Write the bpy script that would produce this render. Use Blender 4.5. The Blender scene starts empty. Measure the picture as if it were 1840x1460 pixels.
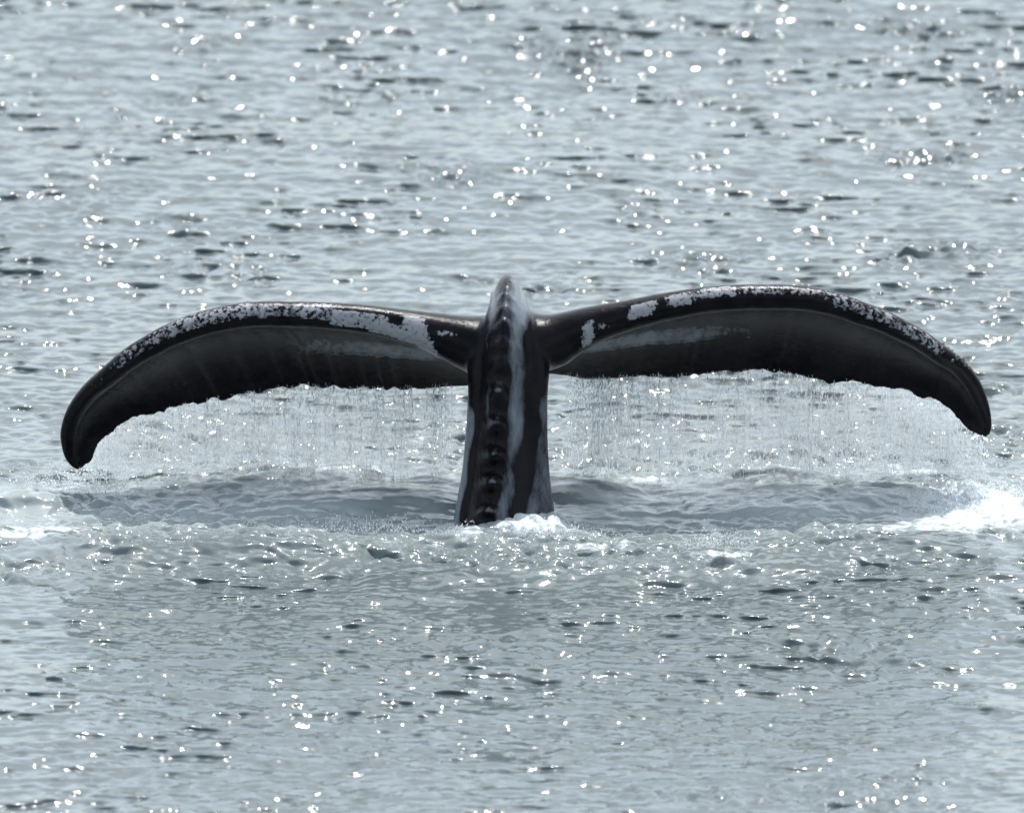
import bpy, bmesh, math, random
import numpy as np
from mathutils import Vector, Matrix
from mathutils.kdtree import KDTree

random.seed(7)
rng = np.random.default_rng(11)
scene = bpy.context.scene
col = scene.collection

# ------------------------------------------------------------------ camera
PITCH = math.radians(12.5)
AIM = Vector((0.0, 0.0, 0.512))
RANGE = 110.0
DIST = RANGE / math.cos(PITCH)
CAM = Vector((0.0, -RANGE, AIM.z + RANGE * math.tan(PITCH)))
cd = bpy.data.cameras.new("camera")
cam = bpy.data.objects.new("camera", cd)
col.objects.link(cam)
cam.location = CAM
cam.rotation_euler = (math.pi / 2 - PITCH, 0, 0)
HALF = 2.2 / DIST                      # tangent of half the horizontal field of view
cd.sensor_width = 36
cd.lens = 18 / HALF
cd.clip_start = 0.5
cd.clip_end = 20000
cd.dof.use_dof = True
cd.dof.focus_distance = DIST + 0.1
cd.dof.aperture_fstop = 3.3
scene.camera = cam

# ------------------------------------------------------------------ sky, sun, exposure
SUN_EL = math.radians(64)
SUN_AZ = math.radians(13)               # from +Y towards +X
world = bpy.data.worlds.new("World")
scene.world = world
world.use_nodes = True
wn = world.node_tree
bg = wn.nodes["Background"]
sky = wn.nodes.new("ShaderNodeTexSky")
sky.sky_type = 'NISHITA'
sky.sun_disc = False
sky.sun_elevation = SUN_EL
sky.sun_rotation = SUN_AZ
sky.air_density = 1.0
sky.dust_density = 2.7
sky.ozone_density = 1.0
hsv = wn.nodes.new("ShaderNodeHueSaturation")
hsv.inputs["Saturation"].default_value = 0.48
wn.links.new(sky.outputs[0], hsv.inputs["Color"])
tint = wn.nodes.new("ShaderNodeMix"); tint.data_type = 'RGBA'; tint.blend_type = 'MULTIPLY'
tint.inputs["Factor"].default_value = 1.0
tint.inputs["B"].default_value = (0.955, 1.0, 1.015, 1)      # the photograph's cool white balance
wn.links.new(hsv.outputs[0], tint.inputs["A"])
wn.links.new(tint.outputs["Result"], bg.inputs[0])
bg.inputs[1].default_value = 0.15

sd = bpy.data.lights.new("sun", 'SUN')
sd.energy = 2.2
sd.angle = math.radians(0.53)
sd.color = (1.0, 0.98, 0.95)
sun = bpy.data.objects.new("sun", sd)
col.objects.link(sun)
to_sun = Vector((math.sin(SUN_AZ) * math.cos(SUN_EL), math.cos(SUN_AZ) * math.cos(SUN_EL), math.sin(SUN_EL)))
sun.rotation_euler = to_sun.to_track_quat('Z', 'Y').to_euler()
sun.location = to_sun * 30

scene.view_settings.view_transform = 'Standard'
scene.view_settings.look = 'None'
scene.view_settings.exposure = 0.86
scene.view_settings.gamma = 1.0
scene.render.engine = 'CYCLES'
scene.cycles.use_denoising = True
scene.cycles.max_bounces = 32
scene.cycles.transmission_bounces = 32
scene.cycles.transparent_max_bounces = 16
scene.cycles.sample_clamp_indirect = 6.0

# ------------------------------------------------------------------ helpers
FWD = (AIM - CAM).normalized()
RIGHT = Vector((1, 0, 0))
UP = RIGHT.cross(FWD)


def ray(px, py):
    return FWD + RIGHT * ((px - 920) / 920 * HALF) + UP * ((730 - py) / 920 * HALF)


def at_y(px, py, Y):
    """the point at depth Y that is seen at a pixel of the photograph"""
    d = ray(px, py)
    return CAM + d * ((Y - CAM.y) / d.y)


def on_sea(px, py):
    d = ray(px, py)
    p = CAM + d * (-CAM.z / d.z)
    return np.array((p.x, p.y))


def tag(o, label=None, cat=None, group=None, kind=None):
    if label: o["label"] = label
    if cat: o["category"] = cat
    if group: o["group"] = group
    if kind: o["kind"] = kind
    return o


def mesh_obj(name, verts, faces, mat, smooth=True):
    """verts (n,3) array, faces (m,k) array of one polygon size"""
    me = bpy.data.meshes.new(name)
    verts = np.asarray(verts, np.float32)
    faces = np.asarray(faces, np.int32)
    k = faces.shape[1]
    me.vertices.add(len(verts))
    me.vertices.foreach_set("co", verts.ravel())
    me.loops.add(faces.size)
    me.loops.foreach_set("vertex_index", faces.ravel())
    me.polygons.add(len(faces))
    me.polygons.foreach_set("loop_start", np.arange(0, faces.size, k, dtype=np.int32))
    me.polygons.foreach_set("loop_total", np.full(len(faces), k, np.int32))
    me.polygons.foreach_set("use_smooth", np.full(len(faces), smooth, bool))
    me.update(calc_edges=True)
    if mat: me.materials.append(mat)
    o = bpy.data.objects.new(name, me)
    col.objects.link(o)
    return o


def attr(o, name, vals):
    a = o.data.attributes.new(name, 'FLOAT', 'POINT')
    a.data.foreach_set("value", np.asarray(vals, np.float32))


def new_mat(name):
    m = bpy.data.materials.new(name)
    m.use_nodes = True
    nt = m.node_tree
    return m, nt, nt.nodes["Principled BSDF"], nt.nodes["Material Output"]


def grid_faces(nr, nc, wrap=False):
    i = np.arange(nr - 1)[:, None]
    j = np.arange(nc if wrap else nc - 1)[None, :]
    a = i * nc + j
    b = i * nc + (j + 1) % nc
    return np.stack([a, b, b + nc, a + nc], -1).reshape(-1, 4)


def smoothstep(a, b, x):
    t = np.clip((x - a) / (b - a), 0, 1)
    return t * t * (3 - 2 * t)


# ------------------------------------------------------------------ materials
def water_material():
    m, nt, bs, out = new_mat("sea_water")
    N, L = nt.nodes, nt.links
    bs.inputs["Roughness"].default_value = 0.10
    bs.inputs["IOR"].default_value = 1.333
    tc = N.new("ShaderNodeTexCoord")
    # fine capillary ripples below the size of the mesh
    n1 = N.new("ShaderNodeTexNoise"); n1.inputs["Scale"].default_value = 14; n1.inputs["Detail"].default_value = 3
    n1.inputs["Roughness"].default_value = 0.6
    L.new(tc.outputs["Object"], n1.inputs["Vector"])
    ch = N.new("ShaderNodeAttribute"); ch.attribute_name = "churn"
    cm = N.new("ShaderNodeMix"); cm.data_type = 'RGBA'        # stirred-in bubbles pale the churned water; extra paleness painted in against the flukes' shade
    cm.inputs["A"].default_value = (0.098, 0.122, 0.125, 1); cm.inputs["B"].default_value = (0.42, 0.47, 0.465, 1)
    ae = N.new("ShaderNodeAttribute"); ae.attribute_name = "air_shade_lift"
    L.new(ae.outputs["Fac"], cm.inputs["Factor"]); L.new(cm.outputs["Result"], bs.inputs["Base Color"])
    amp = N.new("ShaderNodeMath"); amp.operation = 'MULTIPLY_ADD'
    amp.inputs[1].default_value = 0.010; amp.inputs[2].default_value = 0.0035
    L.new(ch.outputs["Fac"], amp.inputs[0])
    b1 = N.new("ShaderNodeBump"); b1.inputs["Strength"].default_value = 1.0
    L.new(amp.outputs[0], b1.inputs["Distance"])
    L.new(n1.outputs["Fac"], b1.inputs["Height"])
    L.new(b1.outputs[0], bs.inputs["Normal"])
    # foam: white bubbly film where the sea is churned
    fo = N.new("ShaderNodeAttribute"); fo.attribute_name = "foam"
    n2 = N.new("ShaderNodeTexNoise"); n2.inputs["Scale"].default_value = 16; n2.inputs["Detail"].default_value = 6
    n2.inputs["Roughness"].default_value = 0.68
    L.new(tc.outputs["Object"], n2.inputs["Vector"])
    ad = N.new("ShaderNodeMath"); ad.operation = 'ADD'
    L.new(fo.outputs["Fac"], ad.inputs[0]); L.new(n2.outputs["Fac"], ad.inputs[1])
    mr = N.new("ShaderNodeMapRange"); mr.inputs[1].default_value = 0.84; mr.inputs[2].default_value = 1.08
    L.new(ad.outputs[0], mr.inputs[0])
    fb = N.new("ShaderNodeBsdfPrincipled")
    fb.inputs["Base Color"].default_value = (0.62, 0.67, 0.68, 1)
    fb.inputs["Roughness"].default_value = 0.45
    L.new(b1.outputs[0], fb.inputs["Normal"])
    mx = N.new("ShaderNodeMixShader")
    L.new(mr.outputs[0], mx.inputs[0]); L.new(bs.outputs[0], mx.inputs[1]); L.new(fb.outputs[0], mx.inputs[2])
    L.new(mx.outputs[0], out.inputs[0])
    return m


def skin_material():
    m, nt, bs, out = new_mat("whale_skin")
    N, L = nt.nodes, nt.links
    tc = N.new("ShaderNodeTexCoord")

    def noise(scale, detail, rough=0.6, vec=None):
        n = N.new("ShaderNodeTexNoise")
        n.inputs["Scale"].default_value = scale; n.inputs["Detail"].default_value = detail
        n.inputs["Roughness"].default_value = rough
        L.new(vec if vec else tc.outputs["Object"], n.inputs["Vector"])
        return n.outputs["Fac"]

    def math_(op, a, b):
        n = N.new("ShaderNodeMath"); n.operation = op
        for i, v in enumerate((a, b)):
            if isinstance(v, (int, float)): n.inputs[i].default_value = v
            else: L.new(v, n.inputs[i])
        return n.outputs[0]

    def rng_(v, a, b):
        n = N.new("ShaderNodeMapRange"); n.inputs[1].default_value = a; n.inputs[2].default_value = b
        L.new(v, n.inputs[0]); return n.outputs[0]

    def mixc(f, a, b):
        n = N.new("ShaderNodeMix"); n.data_type = 'RGBA'
        L.new(f, n.inputs["Factor"])
        for s, v in ((n.inputs["A"], a), (n.inputs["B"], b)):
            if isinstance(v, tuple): s.default_value = v
            else: L.new(v, s)
        return n.outputs["Result"]

    aw = N.new("ShaderNodeAttribute"); aw.attribute_name = "white"
    ag = N.new("ShaderNodeAttribute"); ag.attribute_name = "grey"
    dark = mixc(rng_(noise(9, 5), 0.35, 0.7), (0.002, 0.0025, 0.004, 1), (0.011, 0.009, 0.011, 1))
    # greys of the tail stock and fluke undersides, reflected light painted in
    mp = N.new("ShaderNodeMapping"); mp.inputs["Scale"].default_value = (1.0, 0.5, 0.3)
    L.new(tc.outputs["Object"], mp.inputs["Vector"])
    streak = noise(16, 5, 0.65, mp.outputs[0])
    gf = rng_(math_('ADD', ag.outputs["Fac"], math_('MULTIPLY', streak, 0.8)), 0.66, 0.98)
    c1 = mixc(gf, dark, (0.19, 0.215, 0.245, 1))
    # white scar pigment with crisp ragged borders and dark freckles
    edge = math_('ADD', aw.outputs["Fac"], math_('ADD', math_('MULTIPLY', math_('SUBTRACT', noise(24, 5, 0.7), 0.5), 1.0), math_('MULTIPLY', math_('SUBTRACT', noise(11, 2, 0.5), 0.5), 0.7)))
    frk = rng_(math_('ADD', noise(55, 3, 0.6), math_('MULTIPLY', math_('SUBTRACT', aw.outputs["Fac"], 0.7), 0.45)), 0.40, 0.52)
    wf = math_('MULTIPLY', rng_(edge, 0.46, 0.66), frk)
    tone = mixc(noise(40, 4), (0.22, 0.226, 0.24, 1), (0.40, 0.41, 0.43, 1))
    c2 = mixc(wf, c1, tone)
    L.new(c2, bs.inputs["Base Color"])
    bs.inputs["Roughness"].default_value = 0.34
    rr = rng_(noise(30, 4), 0.3, 0.7)
    ro = N.new("ShaderNodeMapRange"); ro.inputs[3].default_value = 0.09; ro.inputs[4].default_value = 0.27
    L.new(rr, ro.inputs[0]); L.new(ro.outputs[0], bs.inputs["Roughness"])
    bs.inputs["IOR"].default_value = 1.34
    bs.inputs["Specular IOR Level"].default_value = 0.2
    b = N.new("ShaderNodeBump"); b.inputs["Distance"].default_value = 0.006; b.inputs["Strength"].default_value = 0.5
    L.new(noise(35, 6, 0.65), b.inputs["Height"]); L.new(b.outputs[0], bs.inputs["Normal"])
    return m


def drop_material():
    m, nt, bs, out = new_mat("falling_water")
    N, L = nt.nodes, nt.links
    bs.inputs["Base Color"].default_value = (0.95, 0.97, 0.98, 1)
    bs.inputs["Roughness"].default_value = 0.12
    bs.inputs["IOR"].default_value = 1.333
    bs.inputs["Transmission Weight"].default_value = 1.0
    t0 = N.new("ShaderNodeBsdfTranslucent"); t0.inputs[0].default_value = (0.9, 0.92, 0.93, 1)
    d0 = N.new("ShaderNodeBsdfDiffuse"); d0.inputs[0].default_value = (0.9, 0.92, 0.93, 1)
    tr = N.new("ShaderNodeMixShader"); tr.inputs[0].default_value = 0.25
    L.new(t0.outputs[0], tr.inputs[1]); L.new(d0.outputs[0], tr.inputs[2])
    mx = N.new("ShaderNodeMixShader"); mx.inputs[0].default_value = 0.92
    L.new(bs.outputs[0], mx.inputs[1]); L.new(tr.outputs[0], mx.inputs[2])
    L.new(mx.outputs[0], out.inputs[0])
    return m


WATER = water_material()
SKIN = skin_material()
DROP = drop_material()

# ------------------------------------------------------------------ the sea
def wave_tile(n_x, n_y, lx, ly, lam_lo, lam_hi, slope, spread, heading, seed, power=4.0):
    """random periodic sea: height and horizontal chop, rms slope = slope"""
    r = np.random.default_rng(seed)
    kx = np.fft.fftfreq(n_x, lx / n_x) * 2 * np.pi
    ky = np.fft.fftfreq(n_y, ly / n_y) * 2 * np.pi
    KX, KY = np.meshgrid(kx, ky)
    K = np.hypot(KX, KY); K[0, 0] = 1
    k_lo, k_hi = 2 * np.pi / lam_hi, 2 * np.pi / lam_lo
    psd = K ** -power * np.exp(-(k_lo / K) ** 3) * np.exp(-(K / k_hi) ** 2)
    c = (KX * math.sin(heading) + KY * math.cos(heading)) / K
    psd *= (1 - spread) + spread * c ** 8
    psd[0, 0] = 0
    A = np.sqrt(psd) * (r.normal(size=K.shape) + 1j * r.normal(size=K.shape))
    h = np.fft.ifft2(A).real
    gx = np.fft.ifft2(1j * KX * A).real
    gy = np.fft.ifft2(1j * KY * A).real
    s = slope / math.sqrt((gx ** 2 + gy ** 2).mean())
    dx = np.fft.ifft2(1j * KX / K * A).real
    dy = np.fft.ifft2(1j * KY / K * A).real
    return h * s, dx * s, dy * s


def sample(tile, X, Y, lx, ly):
    ny, nx = tile.shape
    fx = (X / lx * nx) % nx; fy = (Y / ly * ny) % ny
    i0 = np.floor(fx).astype(int); j0 = np.floor(fy).astype(int)
    tx = fx - i0; ty = fy - j0
    i1 = (i0 + 1) % nx; j1 = (j0 + 1) % ny; i0 %= nx; j0 %= ny
    return (tile[j0, i0] * (1 - tx) * (1 - ty) + tile[j0, i1] * tx * (1 - ty)
            + tile[j1, i0] * (1 - tx) * ty + tile[j1, i1] * tx * ty)


def spread_axis(lo, hi, parts):
    """dense coordinates given as [(from, to, step)], growing outwards to lo and hi"""
    a = []
    for f, t, s in parts:
        a += list(np.arange(f, t - 1e-6, s))
    a.append(parts[-1][1])
    v, s = a[0], parts[0][2]
    pre = []
    while v > lo:
        s *= 1.22; v -= s; pre.append(v)
    v, s = a[-1], parts[-1][2]
    while v < hi:
        s *= 1.22; v += s; a.append(v)
    return np.array(pre[::-1] + a)


def poly_dist(X, Y, pts):
    """distance to a polyline, signed position along it (0..1) and which side"""
    best = np.full(X.shape, 1e9); along = np.zeros(X.shape); side = np.zeros(X.shape)
    n = len(pts) - 1
    for i in range(n):
        a, b = pts[i], pts[i + 1]
        d = b - a; L2 = d @ d
        t = np.clip(((X - a[0]) * d[0] + (Y - a[1]) * d[1]) / L2, 0, 1)
        ex = X - a[0] - t * d[0]; ey = Y - a[1] - t * d[1]
        dd = np.hypot(ex, ey)
        q = dd < best
        best = np.where(q, dd, best)
        along = np.where(q, (i + t) / n, along)
        side = np.where(q, np.sign(ey), side)
    return best, along, side


# crests thrown up around the tail: pixels of the photograph on the sea, height, half width to the front and back
CRESTS = [
    ([(230, 880), (420, 880), (620, 868), (730, 856), (830, 884)], 0.045, 0.13, 0.35),
    ([(420, 930), (560, 920), (700, 914), (830, 917)], 0.055, 0.20, 0.40),
    ([(980, 905), (1040, 894), (1130, 882)], 0.045, 0.13, 0.3),
    ([(1240, 930), (1400, 926), (1470, 922), (1580, 904), (1700, 884), (1800, 874)], 0.045, 0.14, 0.35),
    ([(1270, 842), (1350, 836), (1480, 840)], 0.050, 0.12, 0.25),
    ([(-60, 1000), (120, 985), (320, 996), (500, 990)], 0.050, 0.13, 0.35),
    ([(440, 1014), (520, 994), (620, 1012)], 0.055, 0.12, 0.3),
    ([(830, 968), (930, 955), (1020, 958)], 0.055, 0.09, 0.15),
    ([(640, 1040), (900, 1028), (1150, 1030)], 0.035, 0.16, 0.4),
    ([(1150, 1036), (1400, 1018), (1640, 985), (1900, 990)], 0.055, 0.18, 0.5),
    ([(1500, 1085), (1700, 1070), (1900, 1075)], 0.03, 0.2, 0.4),
    ([(-60, 932), (40, 914), (110, 922)], 0.07, 0.09, 0.2),
]

FOAM = [   # centre pixel, half size in pixels, strength; sun glare at right painted in too
    (1790, 915, 190, 40, 0.64), (1730, 945, 170, 24, 0.56), (1680, 965, 200, 18, 0.52), (1290, 1005, 100, 16, 0.46), (1090, 985, 130, 14, 0.44),
    (960, 958, 120, 14, 0.56), (850, 966, 60, 10, 0.50), (60, 965, 150, 18, 0.54), (330, 950, 160, 10, 0.36), (600, 955, 240, 14, 0.40),
    (730, 972, 110, 12, 0.36), (1400, 884, 190, 8, 0.44), (1600, 850, 150, 30, 0.34), (120, 880, 130, 40, 0.34),
    (760, 790, 70, 24, 0.40), (330, 876, 150, 9, 0.40), (600, 872, 190, 9, 0.44), (1150, 872, 130, 9, 0.42), (1420, 868, 200, 9, 0.44), (1650, 862, 110, 12, 0.44), (300, 908, 150, 7, 0.38), (1200, 908, 170, 7, 0.38), (500, 805, 260, 26, 0.30), (1120, 800, 130, 24, 0.36), (1290, 790, 180, 26, 0.32), (1150, 945, 160, 9, 0.36),
]


def build_sea():
    ax = spread_axis(-6000, 6000, [(-3.5, 3.5, 0.0105)])
    ay = spread_axis(-1500, 9000, [(-5.6, -1.3, 0.02), (-1.3, 2.6, 0.012), (2.6, 14.8, 0.02)])
    X, Y = np.meshgrid(ax, ay)
    lx, ly = 20.48, 40.96
    sx = np.gradient(ax)[None, :]; sy = np.gradient(ay)[:, None]
    keep = np.clip(0.25 / np.maximum(np.maximum(sx, sy), 1e-6), 0, 1)      # far away the mesh carries only the calm sea
    h, dx, dy = wave_tile(2048, 2048, lx, ly, 0.05, 0.33, 0.190, 0.84, 0.12, 3, 3.45)
    # gusts: slow change of roughness over the sea
    g, _, _ = wave_tile(256, 512, lx, ly, 0.8, 5.0, 1.0, 0.2, 0.2, 5)
    g = g / g.std()
    gust = np.clip(1 + 0.12 * sample(g, X, Y, lx, ly), 0.45, 1.7) * (0.86 + 0.14 * smoothstep(-1.5, 2.5, Y))
    lee = 1 - 0.35 * np.exp(-((Y - 0.45) / 0.42) ** 2) * np.exp(-(np.abs(X) / 2.3) ** 4)     # slick under the flukes
    gust = gust * lee
    Z = sample(h, X, Y, lx, ly) * gust * keep
    PX = X - 0.25 * sample(dx, X, Y, lx, ly) * gust * keep
    PY = Y - 0.25 * sample(dy, X, Y, lx, ly) * gust * keep
    # the wind leans the ripples towards the viewer's shore: steep fronts, gentle backs
    env, _, _ = wave_tile(512, 512, lx, ly, 0.4, 1.6, 1.0, 0.0, 0.0, 6)
    PY -= 2.3 * Z * np.clip(1 + 0.3 * sample(env / env.std(), X, Y, lx, ly), 0.2, 1.6)
    # cat's paws: clusters of short steep ripples that catch the sun
    fr, fx_, fy_ = wave_tile(2048, 2048, 10.24, 20.48, 0.045, 0.16, 0.28, 0.3, 0.3, 14, 3.6)
    cl, _, _ = wave_tile(512, 512, lx, ly, 0.35, 2.2, 1.0, 0.0, 0.0, 15, 3.4)
    paw = np.clip(sample(cl / cl.std(), X, Y, lx, ly) - 0.85, 0, 1.5) * keep * (0.75 + 0.5 * smoothstep(-2.5, 3.0, X)) * (0.45 + 0.55 * smoothstep(-1.5, 1.5, Y))
    Z += sample(fr, X, Y, 10.24, 20.48) * (0.06 * keep + 1.75 * paw)
    # chop of half a metre to a metre, mostly before and around the tail
    mc, _, _ = wave_tile(512, 1024, lx, ly, 0.45, 1.3, 0.055, 0.4, 0.1, 8)
    mz = sample(mc, X, Y, lx, ly) * keep * (0.35 + 0.65 * np.exp(-((Y + 1.8) / 2.6) ** 2))
    Z += mz; PY -= 1.2 * mz
    # long low swell
    Z += (0.018 * np.sin(1.1 * Y + 0.35 * X + 0.6) + 0.012 * np.sin(1.9 * Y - 0.6 * X)) * keep
    # churned water round the tail
    near = np.exp(-((np.abs(X) / 3.0) ** 4)) * smoothstep(-1.15, -0.85, Y + 0.15 * np.sin(2.3 * X) + 0.08 * np.sin(6.1 * X + 1)) * (1 - smoothstep(1.6, 2.7, Y))
    c, cx, cy = wave_tile(1024, 1024, 10.24, 10.24, 0.045, 0.18, 0.52, 0.45, 0.0, 9, 3.7)
    patch, _, _ = wave_tile(256, 256, 10.24, 10.24, 0.3, 1.5, 1.0, 0.0, 0.0, 10)
    patch = np.clip(0.75 + 0.45 * sample(patch / patch.std(), X, Y, 10.24, 10.24), 0.1, 1.6)
    churn = near * patch * (1 - 0.75 * np.exp(-((Y - 0.42) / 0.33) ** 2) * np.exp(-(np.abs(X) / 2.2) ** 4))
    air_shade_lift = near * np.clip(0.55 + 0.45 * patch, 0, 1) * (0.18 + 0.82 * np.exp(-((Y - 0.18) / 0.42) ** 2))  # paleness centred on the flukes' shadow, offsetting it in the colour
    crest_z = np.zeros(X.shape)
    for pts, amp, wf, wb in CRESTS:
        w = np.array([on_sea(*p) for p in pts])
        d, t, s = poly_dist(X, Y, w)
        width = np.where(s < 0, wf, wb)
        e = amp * np.exp(-(d / width) ** 2) * (np.sin(np.pi * np.clip(t, 0, 1)) ** 0.6 * 0.8 + 0.2) * np.where((t <= 0) | (t >= 1), np.exp(-(d / 0.12) ** 2), 1)
        crest_z += e
        calm = np.exp(-((d / (wf * 1.0)) ** 2)) * (s < 0)
        churn = churn * (1 - 0.7 * calm)
    m0 = on_sea(1400, 872)                # a lump of water thrown up by the heaviest stream
    mound = np.exp(-((X - m0[0]) / 0.17) ** 2 - ((Y - m0[1]) / 0.16) ** 2)
    Z += crest_z + 0.05 * mound
    Z += sample(c, X, Y, 10.24, 10.24) * churn
    PX -= 0.7 * sample(cx, X, Y, 10.24, 10.24) * churn
    PY -= 0.7 * sample(cy, X, Y, 10.24, 10.24) * churn
    foam = np.zeros(X.shape)
    for px, py, hx, hy, st in FOAM:
        c0 = on_sea(px, py); ex = abs(on_sea(px + hx, py)[0] - c0[0]); ey = abs(on_sea(px, py - hy)[1] - c0[1])
        foam = np.maximum(foam, st * np.exp(-((X - c0[0]) / ex) ** 2 - ((Y - c0[1]) / ey) ** 2))
    V = np.stack([PX, PY, Z], -1).reshape(-1, 3)
    F = grid_faces(len(ay), len(ax))
    o = mesh_obj("water", V, F, WATER)
    attr(o, "churn", churn.ravel()); attr(o, "air_shade_lift", air_shade_lift.ravel()); attr(o, "foam", foam.ravel())
    tag(o, "silver grey rippled sea glittering in the sun around the whale tail", "sea", kind="structure")
    return o


build_sea()

# ------------------------------------------------------------------ the whale
def resample(pts, n, ease=None):
    p = np.array(pts, float)
    # smooth with a centripetal spline, then even arc length
    q = np.vstack([2 * p[0] - p[1], p, 2 * p[-1] - p[-2]])
    out = []
    for i in range(1, len(q) - 2):
        a, b, c, d = q[i - 1], q[i], q[i + 1], q[i + 2]
        for t in np.linspace(0, 1, 12, endpoint=False):
            out.append(0.5 * ((2 * b) + (c - a) * t + (2 * a - 5 * b + 4 * c - d) * t * t + (3 * b - a - 3 * c + d) * t ** 3))
    out.append(q[-2]); out = np.array(out)
    s = np.r_[0, np.cumsum(np.linalg.norm(np.diff(out, axis=0), axis=1))]
    u = np.linspace(0, 1, n) if ease is None else ease(np.linspace(0, 1, n))
    return np.stack([np.interp(u * s[-1], s, out[:, k]) for k in range(out.shape[1])], -1)


LEAD_L = [(930, 572), (880, 572), (835, 568), (800, 563), (760, 558), (700, 550), (640, 543), (560, 539), (471, 538), (419, 542), (354, 556), (297, 578),
          (250, 604), (210, 632), (171, 671), (143, 703), (122, 737), (113, 763), (110, 790), (117, 822), (132, 840), (142, 843)]
TRAIL_L = [(930, 690), (880, 690), (820, 692), (760, 697), (700, 697), (620, 696), (560, 692), (523, 694), (471, 701), (435, 709), (372, 719), (341, 725), (304, 731), (294, 739),
           (268, 743), (236, 751), (213, 763), (205, 774), (180, 791), (171, 810), (160, 830), (142, 843)]
LEAD_R = [(890, 580), (950, 577), (985, 572), (1012, 563), (1064, 549), (1127, 537), (1195, 523), (1273, 511), (1351, 507), (1440, 509), (1503, 520), (1556, 539),
          (1608, 561), (1660, 592), (1699, 625), (1733, 653), (1759, 690), (1775, 730), (1780, 764), (1775, 783)]
TRAIL_R = [(890, 672), (950, 672), (1010, 673), (1051, 680), (1106, 678), (1169, 676), (1247, 673), (1286, 667), (1320, 669), (1351, 662), (1403, 668), (1451, 677), (1475, 681),
           (1490, 687), (1537, 685), (1558, 690), (1587, 693), (1616, 697), (1637, 704), (1657, 716), (1673, 713), (1710, 739), (1733, 764), (1762, 783), (1775, 783)]


def fluke(lead, trail, sgn):
    """lofted wing: returns verts, faces, and per-vertex span x, arc distance from the nose (m, + below), nose radius"""
    n, m = 150, 33
    L2 = resample(lead, n); T2 = resample(trail, n)
    u = np.linspace(0, 1, n)
    yl = 0.16 + 0.10 * u + 0.26 * smoothstep(0.7, 1.0, u)
    yt = 0.80 - 0.16 * u ** 1.5 - 0.08 * smoothstep(0.7, 1, u)
    r = np.interp(u, [0, 0.06, 0.12, 0.17, 0.24, 0.36, 0.6, 0.8, 0.93, 1.0], [0.15, 0.14, 0.105, 0.082, 0.066, 0.058, 0.054, 0.046, 0.034, 0.010])
    rr = np.random.default_rng(21 + sgn)
    rag = np.cumsum(rr.normal(size=n)) ; rag = rag - np.convolve(np.pad(rag, 4, 'edge'), np.ones(9) / 9, 'valid')
    V = []; SX = []; Q = []; R = []; CF = []
    for i in range(n):
        # lower the mean line by the nose radius so that the nose itself reaches the outline
        a = L2[max(i - 1, 0)]; b = L2[min(i + 1, n - 1)]
        tan = (b - a) / max(np.linalg.norm(b - a), 1e-6)
        nrm = np.array([-tan[1], tan[0]]);
        if i == 0:
            if nrm @ (T2[i] - L2[i]) < 0: nrm = -nrm
        elif nrm @ last_nrm < 0: nrm = -nrm
        last_nrm = nrm
        pix = 418.0
        off = min(r[i] * 0.93 * pix, 0.45 * np.linalg.norm(T2[i] - L2[i]) + 1e-6)
        off *= 1 - 0.85 * float(smoothstep(0.72, 0.95, u[i]))
        A = np.array(at_y(*(L2[i] + nrm * off), yl[i]))
        tp = T2[i] + np.array([0, 1.0]) * rag[i] * 2.2 * smoothstep(0.15, 0.3, u[i]) * (1 - smoothstep(0.96, 1, u[i]))
        B = np.array(at_y(*tp, yt[i]))
        M = A * 0.5 + B * 0.5 + np.array([0, 0.10, 0.085]) * (1 - 0.7 * smoothstep(0.75, 1, u[i]))
        cc = (1 - np.cos(np.linspace(0, np.pi / 2, m))) ** 0.9          # finer near the nose
        P = ((1 - cc) ** 2)[:, None] * A + (2 * cc * (1 - cc))[:, None] * M + (cc ** 2)[:, None] * B
        D = np.gradient(P, axis=0); D /= np.linalg.norm(D, axis=1)[:, None] + 1e-9
        span = np.array([tan[0], 0, -tan[1]]); span /= np.linalg.norm(span)
        Nn = np.cross(span, D)
        if (Nn[0, 2] < 0) if i == 0 else (Nn[m // 2] @ last_nn < 0): Nn = -Nn      # towards the back (dorsal) side
        last_nn = Nn[m // 2]
        Nn /= np.linalg.norm(Nn, axis=1)[:, None] + 1e-9
        chord = np.linalg.norm(B - A) + 1e-6
        c0 = min(1.15 * r[i] / chord, 0.6)
        nose = np.sqrt(np.clip(1 - (1 - np.clip(cc / c0, 0, 1)) ** 2, 0, 1))
        back = np.clip((cc - c0) / max(1 - c0, 1e-3), 0, 1)
        end = min(0.008 / r[i], 0.8)
        th = r[i] * np.where(cc < c0, nose, end + (1 - end) * (1 - back) ** 2.2)
        top = P + Nn * th[:, None]; bot = P - Nn * (th * 1.0)[:, None]
        ring = np.vstack([top[::-1], bot[1:]])                          # trailing edge, over the back, nose, under, trailing edge
        seg = np.r_[0, np.cumsum(np.linalg.norm(np.diff(ring, axis=0), axis=1))]
        V.append(ring); Q.append(seg - seg[m - 1]); CF.append((seg - seg[m - 1]) / max(seg[-1] - seg[m - 1], 1e-6)); R.append(np.full(len(ring), r[i])); SX.append(np.full(len(ring), A[0]))
    k = 2 * m - 1
    V = np.concatenate(V); Q = np.concatenate(Q); R = np.concatenate(R); SX = np.concatenate(SX); CF = np.concatenate(CF)
    F = [list(f) for f in grid_faces(n, k, wrap=True)]
    F.append(list(range(k))); F.append(list(range((n - 1) * k, n * k)))
    return V, F, SX, Q, R, CF


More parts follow.
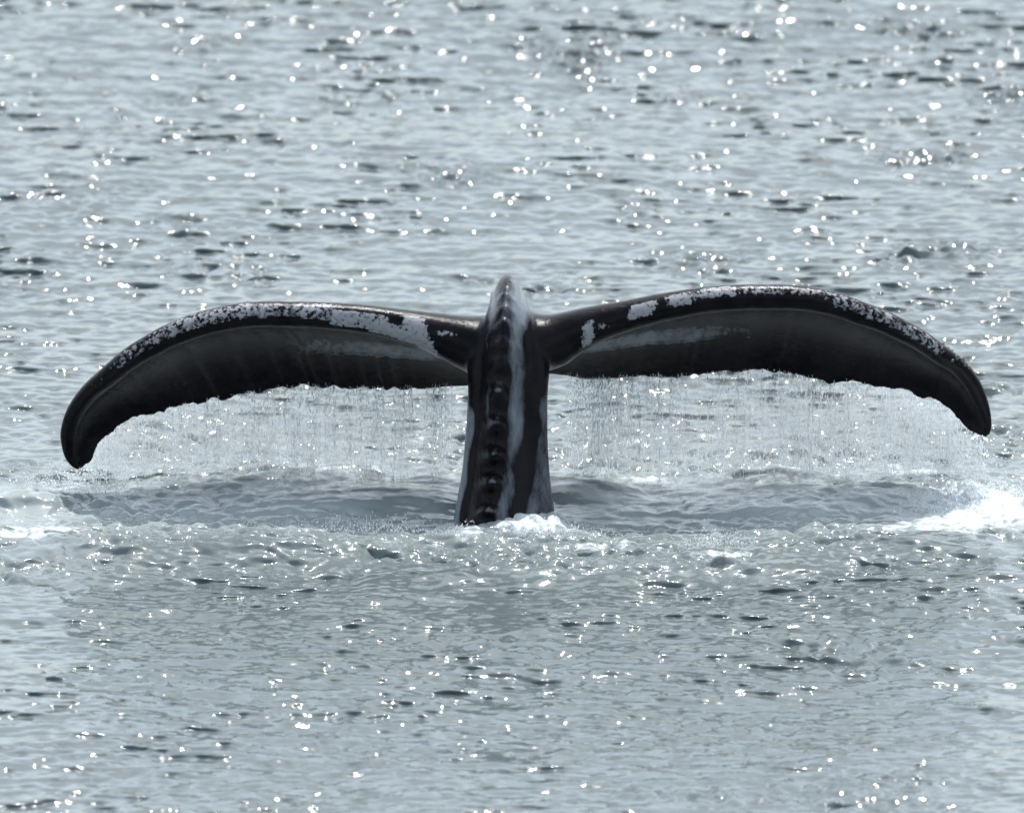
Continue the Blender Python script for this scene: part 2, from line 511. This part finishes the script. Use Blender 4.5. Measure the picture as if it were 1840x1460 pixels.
# the tail stock: (photo row of the ridge side edges) left edge, right edge, ridge x, centre depth Y, height Z, half depth, lean of the section
STOCK = [   # Y, Z, left px, right px, ridge px, half depth (dorsal), half depth (ventral)
    (-0.55, -0.95, 770, 1040, 865, 0.30, 0.30),
    (-0.28, -0.45, 792, 1018, 870, 0.25, 0.26),
    (-0.08, -0.12, 806, 1004, 874, 0.215, 0.22),
    (0.00, 0.02, 815, 998, 878, 0.20, 0.20),
    (0.06, 0.20, 829, 988, 886, 0.18, 0.19),
    (0.10, 0.38, 837, 984, 891, 0.165, 0.18),
    (0.13, 0.53, 840, 985, 895, 0.155, 0.17),
    (0.17, 0.65, 840, 988, 900, 0.155, 0.16),
    (0.22, 0.75, 854, 974, 905, 0.162, 0.14),
    (0.31, 0.83, 874, 954, 910, 0.162, 0.12),
    (0.43, 0.845, 879, 948, 912, 0.150, 0.10),
    (0.56, 0.78, 876, 950, 913, 0.105, 0.08),
    (0.69, 0.66, 868, 956, 912, 0.060, 0.05),
    (0.80, 0.55, 872, 952, 912, 0.020, 0.02),
]
# knuckles of the spine: photo row, height, half length along the stock (m)
KNUCKLES = [(916, 0.052, 0.045), (862, 0.060, 0.045), (812, 0.064, 0.045), (756, 0.048, 0.047), (700, 0.032, 0.047), (648, 0.020, 0.040), (612, 0.018, 0.030),
            (582, 0.016, 0.024), (550, 0.012, 0.018), (526, 0.009, 0.014)]


KNUCKLE_Z = []


def stock():
    ctrl = []
    for Y, Z, lp, rp, gp, hd, hv in STOCK:
        xl = at_y(lp, 800, Y).x; xr = at_y(rp, 800, Y).x; xg = at_y(gp, 800, Y).x
        ctrl.append((Y, Z, xl, xr, xg, hd, hv))
    C = resample(ctrl, 220)
    n, m = len(C), 72
    yz = C[:, :2]
    T = np.gradient(yz, axis=0); T /= np.linalg.norm(T, axis=1)[:, None]
    Nd = np.stack([-T[:, 1], T[:, 0]], -1)           # towards the back of the animal: camera side, then up over the arch
    V = np.zeros((n, m, 3))
    ridge_rows = []
    for i in range(n):
        top = np.array([C[i, 4], yz[i, 0] + Nd[i, 0] * C[i, 5], yz[i, 1] + Nd[i, 1] * C[i, 5]])
        d = top - np.array(CAM); dep = d @ np.array(FWD)
        row = 730 - (d @ np.array(UP)) / dep / HALF * 920
        ridge_rows.append(row)
    ridge_rows = np.array(ridge_rows)
    arc = np.r_[0, np.cumsum(np.linalg.norm(np.diff(yz, axis=0), axis=1))]
    first = np.arange(n) <= np.argmin(ridge_rows)
    caps = []
    for row, hgt, hl in KNUCKLES:
        i0 = np.argmin(np.abs(ridge_rows - row) + np.where(first, 0, 999))
        caps.append((arc[i0], hgt, hl))
        KNUCKLE_Z.append((yz[i0, 1] + Nd[i0, 1] * C[i0, 5], C[i0, 4]))
    for i in range(n):
        xl, xr, xg, hd, hv = C[i, 2:7]
        xc = 0.5 * (xl + xr); w = 0.5 * (xr - xl)
        for j in range(m):
            a = 2 * math.pi * j / m
            cx, sn = math.cos(a), math.sin(a)
            if sn >= 0:      # dorsal half: a keel with flat shoulders
                x = xc + w * cx
                rel = (x - xg) / ((xr - xg) if x > xg else (xg - xl))
                k = abs(rel)
                lin = 0.55 - 0.40 * float(smoothstep(0.72, 0.82, yz[i, 1]))
                prof = lin * (1 - k) + (1 - lin) * math.sqrt(max(0, 1 - k * k))
                # hollow between keel and flank
                prof -= 0.10 * math.exp(-((k - 0.62) / 0.16) ** 2)
                dxr = abs(x - xg)
                nn = hd * prof
                for a0, hgt, hl in caps:
                    if abs(arc[i] - a0) < 0.2:
                        e = (arc[i] - a0 + 0.35 * dxr) / hl
                        d2 = (e / (1.15 if e < 0 else 0.75)) ** 2 + (dxr / 0.045) ** 2
                        nn += hgt * (math.sqrt(1 - d2) if d2 < 0.9 else 0.316 * math.exp(-(d2 - 0.9) * 2.2))
            else:
                x = xc + w * (abs(cx) ** 0.9) * (1 if cx > 0 else -1)
                nn = hv * sn
            V[i, j] = (x, yz[i, 0] + Nd[i, 0] * nn, yz[i, 1] + Nd[i, 1] * nn)
    F = [list(f) for f in grid_faces(n, m, wrap=True)]
    F.append(list(range(m))); F.append(list(range((n - 1) * m, n * m)))
    return V.reshape(-1, 3), F


def build_whale():
    parts = []
    src = KDTree(150 * 65 * 2)
    info = []
    for lead, trail, sgn in ((LEAD_L, TRAIL_L, -1), (LEAD_R, TRAIL_R, 1)):
        V, F, SX, Q, R, CF = fluke(lead, trail, sgn)
        for v, sx, q, r, cf in zip(V, SX, Q, R, CF):
            src.insert(v, len(info)); info.append((sx, q, r, cf))
        parts.append((V, F))
    src.balance()
    parts.append(stock())
    bm = bmesh.new()
    for V, F in parts:
        vs = [bm.verts.new(v) for v in V]
        for f in F:
            try: bm.faces.new([vs[i] for i in f])
            except ValueError: pass
    bmesh.ops.remove_doubles(bm, verts=bm.verts, dist=1e-5)
    bmesh.ops.recalc_face_normals(bm, faces=bm.faces)
    me = bpy.data.meshes.new("raw"); bm.to_mesh(me); bm.free()
    tmp = bpy.data.objects.new("raw", me); col.objects.link(tmp)
    md = tmp.modifiers.new("r", 'REMESH'); md.mode = 'VOXEL'; md.voxel_size = 0.0065; md.adaptivity = 0
    md.use_smooth_shade = True
    sm = tmp.modifiers.new("s", 'SMOOTH'); sm.factor = 0.5; sm.iterations = 2
    dg = bpy.context.evaluated_depsgraph_get()
    me2 = bpy.data.meshes.new_from_object(tmp.evaluated_get(dg))
    bpy.data.objects.remove(tmp)
    nv = len(me2.vertices)
    co = np.empty(nv * 3, np.float32); me2.vertices.foreach_get("co", co); co = co.reshape(-1, 3).astype(float)
    # melt the seam where flukes and stock meet: extra smoothing there only
    ne = len(me2.edges); ed = np.empty(ne * 2, np.int32); me2.edges.foreach_get("vertices", ed); ed = ed.reshape(-1, 2)
    cnt = np.bincount(ed.ravel(), minlength=nv)[:, None]
    w = np.exp(-(np.maximum(np.abs(co[:, 0] + 0.02) - 0.21, 0) / 0.09) ** 2) * smoothstep(0.10, 0.17, np.abs(co[:, 0] + 0.02)) * smoothstep(0.42, 0.6, co[:, 2])
    w = np.clip(w, 0, 1)[:, None]
    for _ in range(60):
        acc = np.zeros_like(co)
        for k in range(3):
            acc[:, k] = np.bincount(ed[:, 0], co[ed[:, 1], k], nv) + np.bincount(ed[:, 1], co[ed[:, 0], k], nv)
        co += 0.6 * w * (acc / np.maximum(cnt, 1) - co)
    me2.vertices.foreach_set("co", co.astype(np.float32).ravel())
    me2.update()
    # pigment fields, the grey one with reflected light and shade painted in
    white = np.zeros(nv); grey = np.zeros(nv)
    hit = [src.find(v)[1:] for v in co]
    idx = np.array([h[0] for h in hit]); dist = np.array([h[1] for h in hit])
    inf = np.array(info)
    sx, q, r = inf[idx, 0], inf[idx, 1], inf[idx, 2]
    k = q / r
    PXc = 920 + sx * 418           # where along the span, in photo pixels
    on = dist < 0.05

    def box(x0, x1, k0, k1, val, shear=0.0, fx=14, fk=0.22):
        PXs = PXc - shear * k
        f = smoothstep(x0 - fx, x0 + fx, PXs) * (1 - smoothstep(x1 - fx, x1 + fx, PXs)) * smoothstep(k0 - fk, k0 + fk, k) * (1 - smoothstep(k1 - fk, k1 + fk, k))
        return val * f * on
    for b in [(190, 330, -0.95, 0.55, 0.58, 0.0, 45), (290, 610, -1.0, 0.55, 0.68), (590, 700, -0.4, 1.0, 0.85), (660, 765, 0.05, 1.25, 0.95), (725, 772, -0.7, 1.9, 1.0, 17.0), (780, 815, -0.35, 0.1, 0.75, -30.0),
              (150, 215, -1.0, 0.6, 0.42),
              (1044, 1072, -0.25, 1.1, 0.95, -8.0), (1066, 1098, 0.0, 0.5, 0.62), (1124, 1182, -0.65, 0.5, 0.9, -14.0), (1196, 1252, -0.75, 0.3, 0.85), (1250, 1330, -1.0, 0.1, 0.80),
              (1320, 1500, -1.0, 0.1, 0.60), (1490, 1700, -1.0, 0.5, 0.62), (1700, 1740, -1.0, 0.3, 0.4)]:
        white = np.maximum(white, box(*b))
    under = (k > 1.6) & on
    ax = np.abs(co[:, 0])
    cf = inf[idx, 3]
    grey = np.where(under, 0.0 + 0.58 * smoothstep(0.38, 0.56, cf) * (1 - smoothstep(0.64, 0.76, cf)) * (1 - 0.85 * smoothstep(0.5, 1.25, ax)), grey)  # light off the water painted in as a paler underside band
    # the stock: paler spine and flanks with reflections painted in, black hollows between
    st = (~on) | (ax < 0.16)
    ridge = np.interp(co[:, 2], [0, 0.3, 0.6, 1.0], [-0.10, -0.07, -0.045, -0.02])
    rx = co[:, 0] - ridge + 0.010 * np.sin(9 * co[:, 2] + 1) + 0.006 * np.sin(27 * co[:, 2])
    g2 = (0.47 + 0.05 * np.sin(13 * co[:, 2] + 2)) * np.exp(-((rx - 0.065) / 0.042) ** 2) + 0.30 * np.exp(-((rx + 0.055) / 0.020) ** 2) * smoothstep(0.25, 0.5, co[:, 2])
    g2 += 0.35 * smoothstep(0.145, 0.18, rx) * (1 - smoothstep(0.5, 0.62, co[:, 2])) + 0.62 * smoothstep(0.10, 0.125, -rx) * (1 - smoothstep(0.45, 0.55, co[:, 2]))  # flank edges paler, their bright water reflection painted in
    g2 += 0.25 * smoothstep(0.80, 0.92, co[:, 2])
    for zk, xk in KNUCKLE_Z[:6]:         # shade on the lower side of each knuckle painted in black
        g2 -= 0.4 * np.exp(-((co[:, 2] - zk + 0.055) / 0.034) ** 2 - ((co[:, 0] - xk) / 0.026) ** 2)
        g2 += 0.42 * np.exp(-((co[:, 2] - zk - 0.010 + 0.4 * np.abs(co[:, 0] - xk)) / 0.014) ** 2 - ((co[:, 0] - xk) / 0.022) ** 2) * (zk < 0.62)  # highlight on the knuckle top painted as a pale cap
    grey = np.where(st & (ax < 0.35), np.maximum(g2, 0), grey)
    white = np.where(ax < 0.2, 0, white)
    me2.polygons.foreach_set("use_smooth", np.ones(len(me2.polygons), bool))
    me2.materials.clear(); me2.materials.append(SKIN)
    me2.name = "humpback_whale"
    o = bpy.data.objects.new("humpback_whale", me2); col.objects.link(o)
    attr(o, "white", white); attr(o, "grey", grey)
    tag(o, "diving whale raising its dark wet tail with knobbly spine and drooping white-scarred flukes", "whale")
    return o


whale = build_whale()

# barnacles clinging to the outer edge of the fluke with the separate white patches
def build_barnacles():
    bm = bmesh.new()
    seg = 8
    rings = [(1.0, 0.0), (0.86, 0.55), (0.58, 1.0), (0.40, 0.98), (0.30, 0.55)]
    rows = [[bm.verts.new((r * math.cos(2 * math.pi * k / seg) * (1 + 0.08 * (k % 2)), r * math.sin(2 * math.pi * k / seg) * (1 + 0.08 * (k % 2)), h - 0.25)) for k in range(seg)] for r, h in rings]
    for a, b in zip(rows, rows[1:]):
        for k in range(seg): bm.faces.new((a[k], a[(k + 1) % seg], b[(k + 1) % seg], b[k]))
    bm.faces.new(rows[-1]); bm.faces.new(rows[0][::-1])
    me = bpy.data.meshes.new("barnacle"); bm.to_mesh(me); bm.free()
    m, nt, bs, out = new_mat("barnacle_shell")
    n = nt.nodes.new("ShaderNodeTexNoise"); n.inputs["Scale"].default_value = 40
    cr = nt.nodes.new("ShaderNodeValToRGB")
    cr.color_ramp.elements[0].color = (0.05, 0.045, 0.04, 1); cr.color_ramp.elements[1].color = (0.22, 0.20, 0.17, 1)
    nt.links.new(n.outputs["Fac"], cr.inputs[0]); nt.links.new(cr.outputs[0], bs.inputs["Base Color"])
    bs.inputs["Roughness"].default_value = 0.6
    me.materials.append(m)
    nv = len(whale.data.vertices)
    co = np.empty(nv * 3, np.float32); whale.data.vertices.foreach_get("co", co); co = co.reshape(-1, 3)
    for px, py, size in [(1694, 618, 0.010), (1702, 628, 0.013), (1709, 632, 0.009), (1719, 640, 0.012), (1729, 647, 0.014), (1735, 655, 0.010), (1741, 662, 0.009), (1712, 644, 0.008)]:
        t = np.array(at_y(px, py, 0.40))
        # the skin point that is seen nearest that spot of the edge
        d = np.abs(co[:, 0] - t[0]) + np.abs(co[:, 2] - t[2]) + 0.15 * np.abs(co[:, 1] - t[1])
        i = int(np.argmin(d))
        nrm = whale.data.vertices[i].normal
        o = bpy.data.objects.new("barnacle", me); col.objects.link(o)
        o.parent = whale
        o.location = co[i]
        o.rotation_euler = nrm.to_track_quat('Z', 'Y').to_euler()
        o.scale = (size, size, size * 0.9)


build_barnacles()

# ------------------------------------------------------------------ falling and splashing water
OCT_V = np.array([(1, 0, 0), (-.5, .866, 0), (-.5, -.866, 0), (0, 0, 1), (0, 0, -1)])
OCT_F = np.array([(0, 1, 3), (1, 2, 3), (2, 0, 3), (1, 0, 4), (2, 1, 4), (0, 2, 4)])


def drops(name, P, rad, length, label, tilt=None):
    """many drops as one mass: positions, radii and half lengths"""
    n = len(P)
    a = rng.uniform(0, 2 * np.pi, n)
    ca, sa = np.cos(a), np.sin(a)
    V = np.zeros((n, 5, 3))
    for j, v in enumerate(OCT_V):
        V[:, j, 0] = P[:, 0] + rad * (ca * v[0] - sa * v[1])
        V[:, j, 1] = P[:, 1] + rad * (sa * v[0] + ca * v[1])
        V[:, j, 2] = P[:, 2] + length * v[2]
        if tilt is not None: V[:, j, 0] += tilt * length * v[2]
    F = (np.arange(n)[:, None, None] * 5 + OCT_F[None]).reshape(-1, 3)
    o = mesh_obj(name, V.reshape(-1, 3), F, DROP, smooth=False)
    tag(o, label, "water drops", kind="stuff")
    return o


def curtain(trail, x_from, x_to, n_streams, name, label):
    t2 = resample(trail, 400)
    P, R, L = [], [], []
    sel = t2[(t2[:, 0] >= min(x_from, x_to)) & (t2[:, 0] <= max(x_from, x_to))]
    dens = np.interp(np.linspace(0, 1, len(sel)), np.linspace(0, 1, 40), rng.uniform(0.35, 1.0, 40) ** 1.3)
    pick = rng.choice(len(sel), n_streams, p=dens / dens.sum())
    for i in pick:
        px = sel[i, 0] + rng.normal() * 2
        Y = 0.72 + rng.normal() * 0.05
        top = at_y(px, sel[i, 1] - 3, Y)
        fall = top.z - 0.0
        reach = fall * rng.uniform(0.45, 1.05)
        n = int(26 * reach / 0.45) + 4
        zz = np.sort(rng.uniform(0, 1, n)) ** 0.9 * reach
        drift = rng.normal() * 0.02
        thick = rng.random() < 0.14
        for z in zz:
            P.append((top.x + drift * z + rng.normal() * 0.0035 * (1 + 2 * z), Y + rng.normal() * 0.02, top.z - z))
            sc = rng.uniform(0.5, 1.25)
            fat = 1.8 if thick else 1.0
            R.append(0.0017 * sc * fat); L.append((0.006 + 0.02 * z) * rng.uniform(0.5, 1.4) * (1.6 if thick else 1))
    P = np.array(P)
    return drops(name, P, np.array(R), np.array(L), label)


curtain(TRAIL_L, 150, 820, 520, "water_curtain", "veil of water drops falling from the fluke with the unbroken white front edge")
curtain(TRAIL_R, 1020, 1770, 640, "water_curtain", "veil of water drops falling from the fluke with separate white patches")


def spray(name, boxes, label):
    P, R, L = [], [], []
    for px, py, sx_, sy_, hz, n in boxes:
        c0 = on_sea(px, py)
        ex = sx_ / 418; ey = sy_ / 418 / math.sin(PITCH)
        x = c0[0] + rng.normal(size=n) * ex * 0.6; y = c0[1] + rng.normal(size=n) * ey * 0.6
        z = np.abs(rng.normal(size=n)) * hz * np.exp(-((x - c0[0]) / ex) ** 2) + 0.01
        P.append(np.stack([x, y, z], -1)); R.append(rng.uniform(0.0012, 0.0042, n)); L.append(rng.uniform(0.0015, 0.0075, n))
    return drops(name, np.concatenate(P), np.concatenate(R), np.concatenate(L), label)


spray("splash_drops", [(1740, 905, 150, 25, 0.05, 2600), (1600, 840, 170, 30, 0.05, 1800), (1330, 850, 150, 14, 0.05, 1500), (1290, 985, 70, 10, 0.03, 500)],
      "scattered splash drops over the white churned water below the thick veil")
spray("splash_drops", [(960, 960, 110, 10, 0.025, 900), (840, 962, 40, 6, 0.02, 250), (640, 955, 220, 10, 0.025, 900), (140, 880, 110, 25, 0.04, 1300), (450, 850, 280, 20, 0.04, 1800)],
      "scattered splash drops on the sea round the foot of the tail stock")


# fine mist hanging in the veils: thin closed bodies of air with spray in them
def mist_material(name, density):
    m = bpy.data.materials.new(name); m.use_nodes = True
    nt = m.node_tree; nt.nodes.clear()
    out = nt.nodes.new("ShaderNodeOutputMaterial")
    v = nt.nodes.new("ShaderNodeVolumePrincipled")
    v.inputs["Color"].default_value = (0.93, 0.95, 0.96, 1)
    v.inputs["Density"].default_value = density
    v.inputs["Anisotropy"].default_value = 0.3
    nt.links.new(v.outputs[0], out.inputs["Volume"])
    return m


MIST = mist_material("fine_mist", 1.5)


def mist(trail, x_from, x_to, label):
    t2 = resample(trail, 300)
    sel = t2[(t2[:, 0] >= min(x_from, x_to)) & (t2[:, 0] <= max(x_from, x_to))][::3]
    rings = []
    for i, (px, py) in enumerate(sel):
        e = min(1, (i + 0.5) / 6, (len(sel) - i - 0.5) / 6)
        top = at_y(px, py - 2, 0.70)
        low = 0.07 + 0.03 * math.sin(i * 0.9)
        ring = []
        for j in range(14):
            a = 2 * math.pi * j / 14
            zc = 0.5 * (top.z + low); hz = 0.5 * max(top.z - low, 0.03) * (0.6 + 0.4 * e)
            wob = 1 + 0.2 * math.sin(i * 0.7 + j * 1.3)
            ring.append((top.x, 0.72 + 0.11 * e * math.cos(a) * wob, zc + hz * math.sin(a)))
        rings.append(ring)
    V = np.array(rings).reshape(-1, 3)
    n = len(rings)
    bm = bmesh.new(); vs = [bm.verts.new(v) for v in V]
    for f in grid_faces(n, 14, wrap=True): bm.faces.new([vs[k] for k in f])
    bm.faces.new(vs[:14]); bm.faces.new(vs[-14:])
    bmesh.ops.recalc_face_normals(bm, faces=bm.faces)
    me = bpy.data.meshes.new("spray_mist"); bm.to_mesh(me); bm.free()
    me.materials.append(MIST)
    o = bpy.data.objects.new("spray_mist", me); col.objects.link(o)
    tag(o, label, "mist", kind="stuff")


mist(TRAIL_L, 150, 825, "pale mist hanging below the fluke with the unbroken white front edge")
mist(TRAIL_R, 1015, 1765, "pale mist hanging below the fluke with separate white patches")
